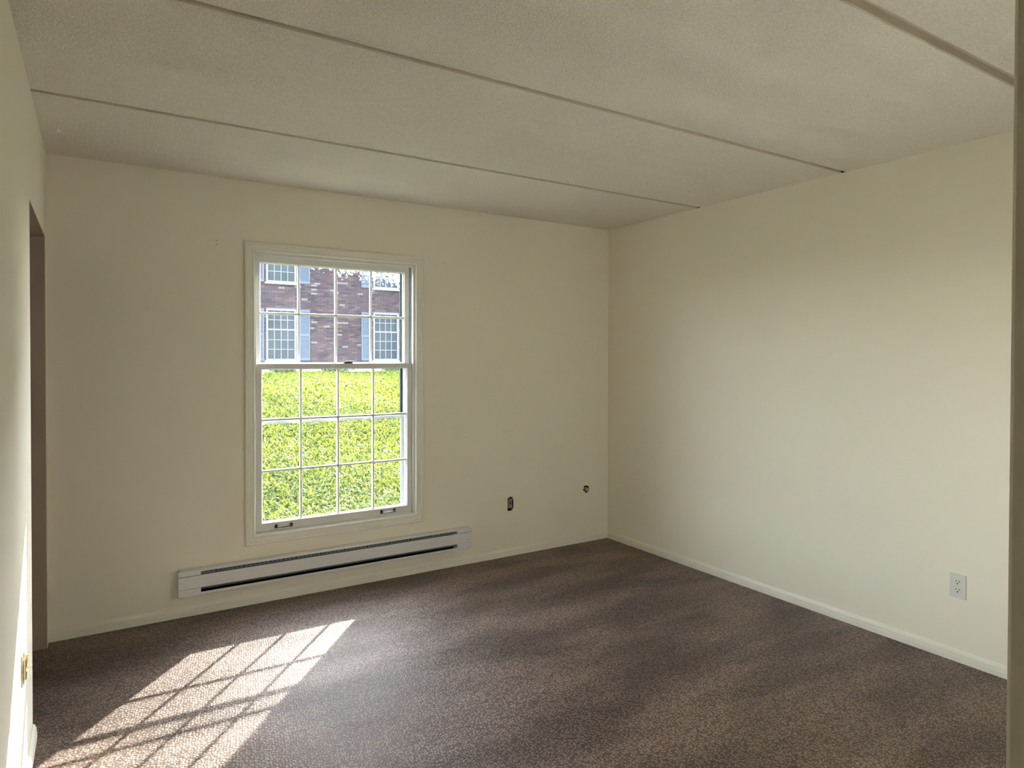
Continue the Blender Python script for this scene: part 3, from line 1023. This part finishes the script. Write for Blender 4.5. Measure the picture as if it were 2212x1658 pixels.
# ---- our own outer wall in brick (keeps the daylight true outside)
M_MORTAR = material('mortar', (0.052, 0.051, 0.060), 0.95, 0.1, tint=(0.044, 0.043, 0.050), tint_scale=12, bumps=((80, 0.3, 0.004),))
M_BRICK = bpy.data.materials.new('brick')
M_BRICK.use_nodes = True
nt = M_BRICK.node_tree
b = nt.nodes['Principled BSDF']
b.inputs['Roughness'].default_value = 0.9
b.inputs['Specular IOR Level'].default_value = 0.15
at = nt.nodes.new('ShaderNodeAttribute'); at.attribute_name = 'tone'
cr = nt.nodes.new('ShaderNodeValToRGB')
cr.color_ramp.interpolation = 'CONSTANT'
cols = [(0.0, (0.0148, 0.0101, 0.0133)), (0.16, (0.0250, 0.0140, 0.0172)), (0.42, (0.0312, 0.0179, 0.0203)), (0.66, (0.0218, 0.0156, 0.0203)), (0.82, (0.0437, 0.0250, 0.0242)), (0.95, (0.0725, 0.0608, 0.0640))]
cr.color_ramp.elements[0].position = 0.0
cr.color_ramp.elements[0].color = (*cols[0][1], 1)
cr.color_ramp.elements[1].position = cols[-1][0]
cr.color_ramp.elements[1].color = (*cols[-1][1], 1)
for pos, c in cols[1:-1]:
    e_ = cr.color_ramp.elements.new(pos)
    e_.color = (*c, 1)
nt.links.new(at.outputs['Fac'], cr.inputs[0])
nt.links.new(cr.outputs[0], b.inputs['Base Color'])

# ---- the brick building across the lawn
BY = 18.0
GZ = 0.90
bld = tag(empty('brick_building', (7.0, BY, GZ)), 'two-storey brick building with grey shutters across the lawn, seen through the window', 'building')
def bpart(o):
    return keep_child(o, bld)
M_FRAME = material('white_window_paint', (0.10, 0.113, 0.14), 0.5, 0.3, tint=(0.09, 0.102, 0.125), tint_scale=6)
M_SHUT = material('grey_shutter_paint', (0.032, 0.044, 0.064), 0.6, 0.3, tint=(0.026, 0.037, 0.054), tint_scale=6)
M_FARGLASS = material('far_glass', (0.012, 0.017, 0.022), 0.25, 0.08, tint=(0.022, 0.028, 0.034), tint_scale=2.5)
M_ROOF = material('grey_shingle', (0.16, 0.15, 0.15), 0.9, 0.1, tint=(0.11, 0.105, 0.10), tint_scale=5, bumps=((25, 0.4, 0.02),))
M_CONC = material('pale_concrete', (0.22, 0.21, 0.20), 0.9, 0.1, tint=(0.16, 0.155, 0.15), tint_scale=4)
WZ = [(1.30, 2.98), (3.84, 5.50)]
WX = [(1.27, 2.23), (4.90, 5.86), (8.53, 9.49), (12.16, 13.12)]
BW, BE, BTOP = -8.0, 22.0, 7.5
holes = [(x0, x1, z0, z1) for (x0, x1) in WX for (z0, z1) in WZ]
bw = wall_with_holes('building_wall', 'y', BY, BY + 0.25, BW, BE, GZ - 0.3, BTOP, holes, M_MORTAR)
bpart(bw)
bpart(box('side_wall', BW, BW + 0.25, BY + 0.25, BY + 9, GZ - 0.3, BTOP, M_MORTAR))
bpart(box('side_wall', BE - 0.25, BE, BY + 0.25, BY + 9, GZ - 0.3, BTOP, M_MORTAR))
bpart(box('rear_wall', BW + 0.25, BE - 0.25, BY + 8.75, BY + 9, GZ - 0.3, BTOP, M_MORTAR))
bm = bmesh.new()
add_prism(bm, [(BY - 0.45, BTOP), (BY - 0.45, BTOP + 0.16), (BY + 4.5, BTOP + 3.0), (BY + 9.45, BTOP + 0.16), (BY + 9.45, BTOP)], 'x', BW - 0.3, BE + 0.3)
bpart(bm_obj('roof', bm, M_ROOF))
# bricks: real pieces laid in running bond on the part of the front the window looks at
Lb, Hb, J = 0.203, 0.0575, 0.0105
rnd = random.Random(21)
vb, fb, tb = [], [], []
row = 0
z = GZ + 0.16
while z < 5.6:
    x = 2.4 + (0 if row % 2 else (Lb + J) / 2)
    while x < 12.0:
        x0, x1 = x, x + Lb
        x += Lb + J
        segs = [(x0, x1)]
        for (hx0, hx1, hz0, hz1) in holes:
            if z + Hb > hz0 - 0.05 and z < hz1 + 0.02:
                ns = []
                for (a, c) in segs:
                    if c <= hx0 - 0.0 or a >= hx1:
                        ns.append((a, c))
                    else:
                        if a < hx0: ns.append((a, hx0))
                        if c > hx1: ns.append((hx1, c))
                segs = ns
        for (a, c) in segs:
            if c - a < 0.03:
                continue
            k = len(vb)
            d = BY - 0.010 - rnd.uniform(0, 0.004)
            vb += [(a, d, z), (c, d, z), (c, d, z + Hb), (a, d, z + Hb), (a, BY, z), (c, BY, z), (c, BY, z + Hb), (a, BY, z + Hb)]
            fb += [(k, k + 1, k + 2, k + 3), (k + 1, k + 5, k + 6, k + 2), (k + 4, k, k + 3, k + 7), (k + 3, k + 2, k + 6, k + 7), (k + 4, k + 5, k + 1, k)]
            tb += [rnd.random()] * 8
    z += Hb + J
    row += 1
bk = bpart(mesh_obj('brickwork', vb, fb, M_BRICK, kind='stuff'))
a_ = bk.data.attributes.new('tone', 'FLOAT', 'POINT')
a_.data.foreach_set('value', tb)

def far_window(x0, x1, z0, z1, detail=True):
    fw = 0.055
    bm = bmesh.new()
    yy = BY - 0.02
    add_box(bm, x0, x0 + fw, yy, BY + 0.12, z0, z1)
    add_box(bm, x1 - fw, x1, yy, BY + 0.12, z0, z1)
    add_box(bm, x0 + fw, x1 - fw, yy, BY + 0.12, z1 - fw, z1)
    add_box(bm, x0 + fw, x1 - fw, yy, BY + 0.12, z0, z0 + fw)
    add_box(bm, x0 - 0.05, x1 + 0.05, BY - 0.07, BY + 0.0, z0 - 0.06, z0)
    zm = z0 + (z1 - z0) * 0.60
    add_box(bm, x0 + fw, x1 - fw, BY + 0.01, BY + 0.10, zm - 0.022, zm + 0.022)
    f = bpart(bm_obj('window', bm, M_FRAME))
    gx0, gx1 = x0 + fw, x1 - fw
    for (za, zb_, rows, yg) in ((z0 + fw, zm - 0.022, 3, 0.04), (zm + 0.022, z1 - fw, 2, 0.07)):
        keep2(box('pane', gx0, gx1, BY + yg, BY + yg + 0.004, za, zb_, M_FARGLASS), f)
        bm = bmesh.new()
        for i in range(1, 4):
            xx = gx0 + (gx1 - gx0) * i / 4
            add_box(bm, xx - 0.009, xx + 0.009, BY + yg - 0.018, BY + yg, za, zb_)
        for j in range(1, rows):
            zz = za + (zb_ - za) * j / rows
            for i in range(4):
                xa = gx0 + (gx1 - gx0) * i / 4 + (0.009 if i else 0)
                xb = gx0 + (gx1 - gx0) * (i + 1) / 4 - (0.009 if i < 3 else 0)
                add_box(bm, xa, xb, BY + yg - 0.018, BY + yg, zz - 0.009, zz + 0.009)
        keep2(bm_obj('muntin_grid', bm, M_FRAME), f)
def shutter(x0, x1, z0, z1):
    bm = bmesh.new()
    y0, y1 = BY - 0.045, BY - 0.015
    fw = 0.045
    add_box(bm, x0, x0 + fw, y0, y1, z0, z1)
    add_box(bm, x1 - fw, x1, y0, y1, z0, z1)
    zm = (z0 + z1) / 2
    for zc_ in (z0 + 0.035, zm, z1 - 0.035):
        add_box(bm, x0 + fw, x1 - fw, y0, y1, zc_ - 0.035, zc_ + 0.035)
    s = bpart(bm_obj('shutter', bm, M_SHUT))
    bm = bmesh.new()
    for (za, zb_) in ((z0 + 0.07, zm - 0.035), (zm + 0.035, z1 - 0.07)):
        k = int((zb_ - za) / 0.042)
        for i in range(k):
            zz = za + (zb_ - za) * i / k
            add_prism(bm, [(y0 + 0.004, zz), (y0 + 0.010, zz), (y1, zz + 0.040), (y1 - 0.006, zz + 0.040)], 'x', x0 + fw, x1 - fw)
    keep2(bm_obj('louver_slats', bm, M_SHUT, kind='stuff'), s)
for (x0, x1) in WX:
    for (z0, z1) in WZ:
        far_window(x0, x1, z0, z1)
        shutter(x0 - 0.44, x0 - 0.07, z0, z1)
        shutter(x1 + 0.07, x1 + 0.44, z0, z1)
bpart(box('foundation', BW, BE, BY - 0.03, BY, GZ - 0.2, GZ + 0.155, M_CONC))

# low shrubs at the foot of the building
M_SHRUB = material('dark_shrub_leaf', (0.035, 0.06, 0.025), 0.7, 0.3, tint=(0.06, 0.09, 0.03), tint_scale=12)
def leaf_blob(name, c, r, nleaf, size, seed, mat, parent=None):
    g = np.random.default_rng(seed)
    d = g.normal(size=(nleaf, 3)); d /= np.linalg.norm(d, axis=1)[:, None]
    P = np.array(c) + d * np.array(r) * (0.55 + 0.45 * g.random((nleaf, 1)))
    P[:, 2] = np.maximum(P[:, 2], c[2] - r[2] * 0.9)
    a = g.normal(size=(nleaf, 3)); a /= np.linalg.norm(a, axis=1)[:, None]
    b_ = np.cross(a, d); b_ /= np.linalg.norm(b_, axis=1)[:, None] + 1e-6
    s = size * (0.6 + 0.8 * g.random((nleaf, 1)))
    V = np.stack([P - a * s, P + b_ * s * 0.5, P + a * s, P - b_ * s * 0.5], 1).reshape(-1, 3)
    F = [(4 * i, 4 * i + 1, 4 * i + 2, 4 * i + 3) for i in range(nleaf)]
    return mesh_obj(name, V, F, mat, parent)
for k, (x, rx, rz, lab) in enumerate(((5.35, 0.50, 0.12, 'low dark shrub below the left window of the brick building'),
                                      (7.1, 0.60, 0.13, 'low dark shrub below the blank brick between the windows'),
                                      (9.1, 0.45, 0.14, 'low dark shrub below the right window of the brick building'))):
    s = empty('low_shrub', (x, BY - 0.45, GZ))
    tag(s, lab, 'shrub', 'low shrubs along the brick building')
    keep_child(leaf_blob('foliage', (x, BY - 0.45, GZ + rz), (rx, 0.28, rz), 500, 0.035, 60 + k, M_SHRUB), s)
    bm = bmesh.new()
    for q in range(4):
        add_cyl(bm, (x + (q - 1.5) * 0.1, BY - 0.45, GZ - 0.03), (x + (q - 1.5) * 0.2, BY - 0.45, GZ + rz), 0.012, 6)
    keep_child(bm_obj('stem', bm, M_DARK), s)

# pale-leaved tree whose branches reach into the top of the view
M_BARK = material('grey_bark', (0.16, 0.13, 0.11), 0.9, 0.1, tint=(0.10, 0.085, 0.075), tint_scale=10, bumps=((30, 0.5, 0.01),))
M_BLOSSOM = material('pale_leaf', (0.62, 0.62, 0.66), 0.7, 0.2, tint=(0.34, 0.36, 0.40), tint_scale=6)
TX, TY = 10.4, 15.2
tree = tag(empty('pale_tree', (TX, TY, GZ)), 'pale-leaved tree whose branches cross the top of the window view', 'tree')
bm = bmesh.new()
add_cyl(bm, (TX, TY, GZ - 0.1), (TX - 0.05, TY, 3.2), 0.15, 10, 0.11)
add_cyl(bm, (TX - 0.05, TY, 3.1), (TX + 0.3, TY + 0.3, 6.2), 0.10, 8, 0.03)
keep_child(bm_obj('trunk', bm, M_BARK), tree)
g = random.Random(9)
LV, LF = [], []
def twig_leaves(p, nl, spread):
    for _ in range(nl):
        c = Vector(p) + Vector((g.gauss(0, spread), g.gauss(0, spread), g.gauss(0, spread * 0.6)))
        a = Vector((g.gauss(0, 1), g.gauss(0, 1), g.gauss(0, 1))).normalized()
        b_ = a.cross(Vector((g.gauss(0, 1), g.gauss(0, 1), g.gauss(0, 1)))).normalized()
        s = g.uniform(0.025, 0.05)
        k = len(LV)
        LV.extend([c - a * s, c + b_ * s * 0.55, c + a * s, c - b_ * s * 0.55])
        LF.append((k, k + 1, k + 2, k + 3))
for (ex, ey, ez, z0) in ((4.9, 15.0, 4.35, 3.1), (5.9, 15.5, 4.15, 2.95), (7.0, 14.8, 3.95, 2.9), (8.1, 15.4, 3.95, 2.8), (7.4, 15.3, 5.4, 3.2), (12.5, 15.8, 5.0, 3.0), (11.6, 13.9, 5.2, 3.1)):
    bm = bmesh.new()
    p0 = Vector((TX - 0.05, TY, z0))
    p3 = Vector((ex, ey, ez))
    p1 = p0.lerp(p3, 0.35) + Vector((0, 0, 0.75))
    pts = [((1 - t) ** 2) * p0 + 2 * t * (1 - t) * p1 + t * t * p3 for t in [i / 8 for i in range(9)]]
    for i in range(8):
        add_cyl(bm, pts[i], pts[i + 1], 0.055 * (1 - i / 9), 6, 0.055 * (1 - (i + 1) / 9))
    for i in range(2, 9):
        for q in range(4):
            tip = pts[i] + Vector((g.uniform(-0.5, 0.35), g.uniform(-0.4, 0.4), g.uniform(-0.22, 0.35)))
            add_cyl(bm, pts[i], tip, 0.010, 5, 0.004)
            twig_leaves(pts[i].lerp(tip, 0.7), 22, 0.14)
    keep_child(bm_obj('branch', bm, M_BARK), tree)
keep_child(mesh_obj('foliage', LV, LF, M_BLOSSOM), tree)

# ---- added pale paving below the fill window, bounces daylight up into the room
M_BOUNCE = material('bounce_paving', (0.58, 0.55, 0.50), 0.9, 0.1, tint=(0.50, 0.47, 0.42), tint_scale=2.5, bumps=((40, 0.2, 0.004),))
struct(box('floor_added_bounce', -5.0, 11.0, -22.0, YF - 0.165, -0.17, -0.02, M_BOUNCE), 'added pale paving that bounces light into the fill window')
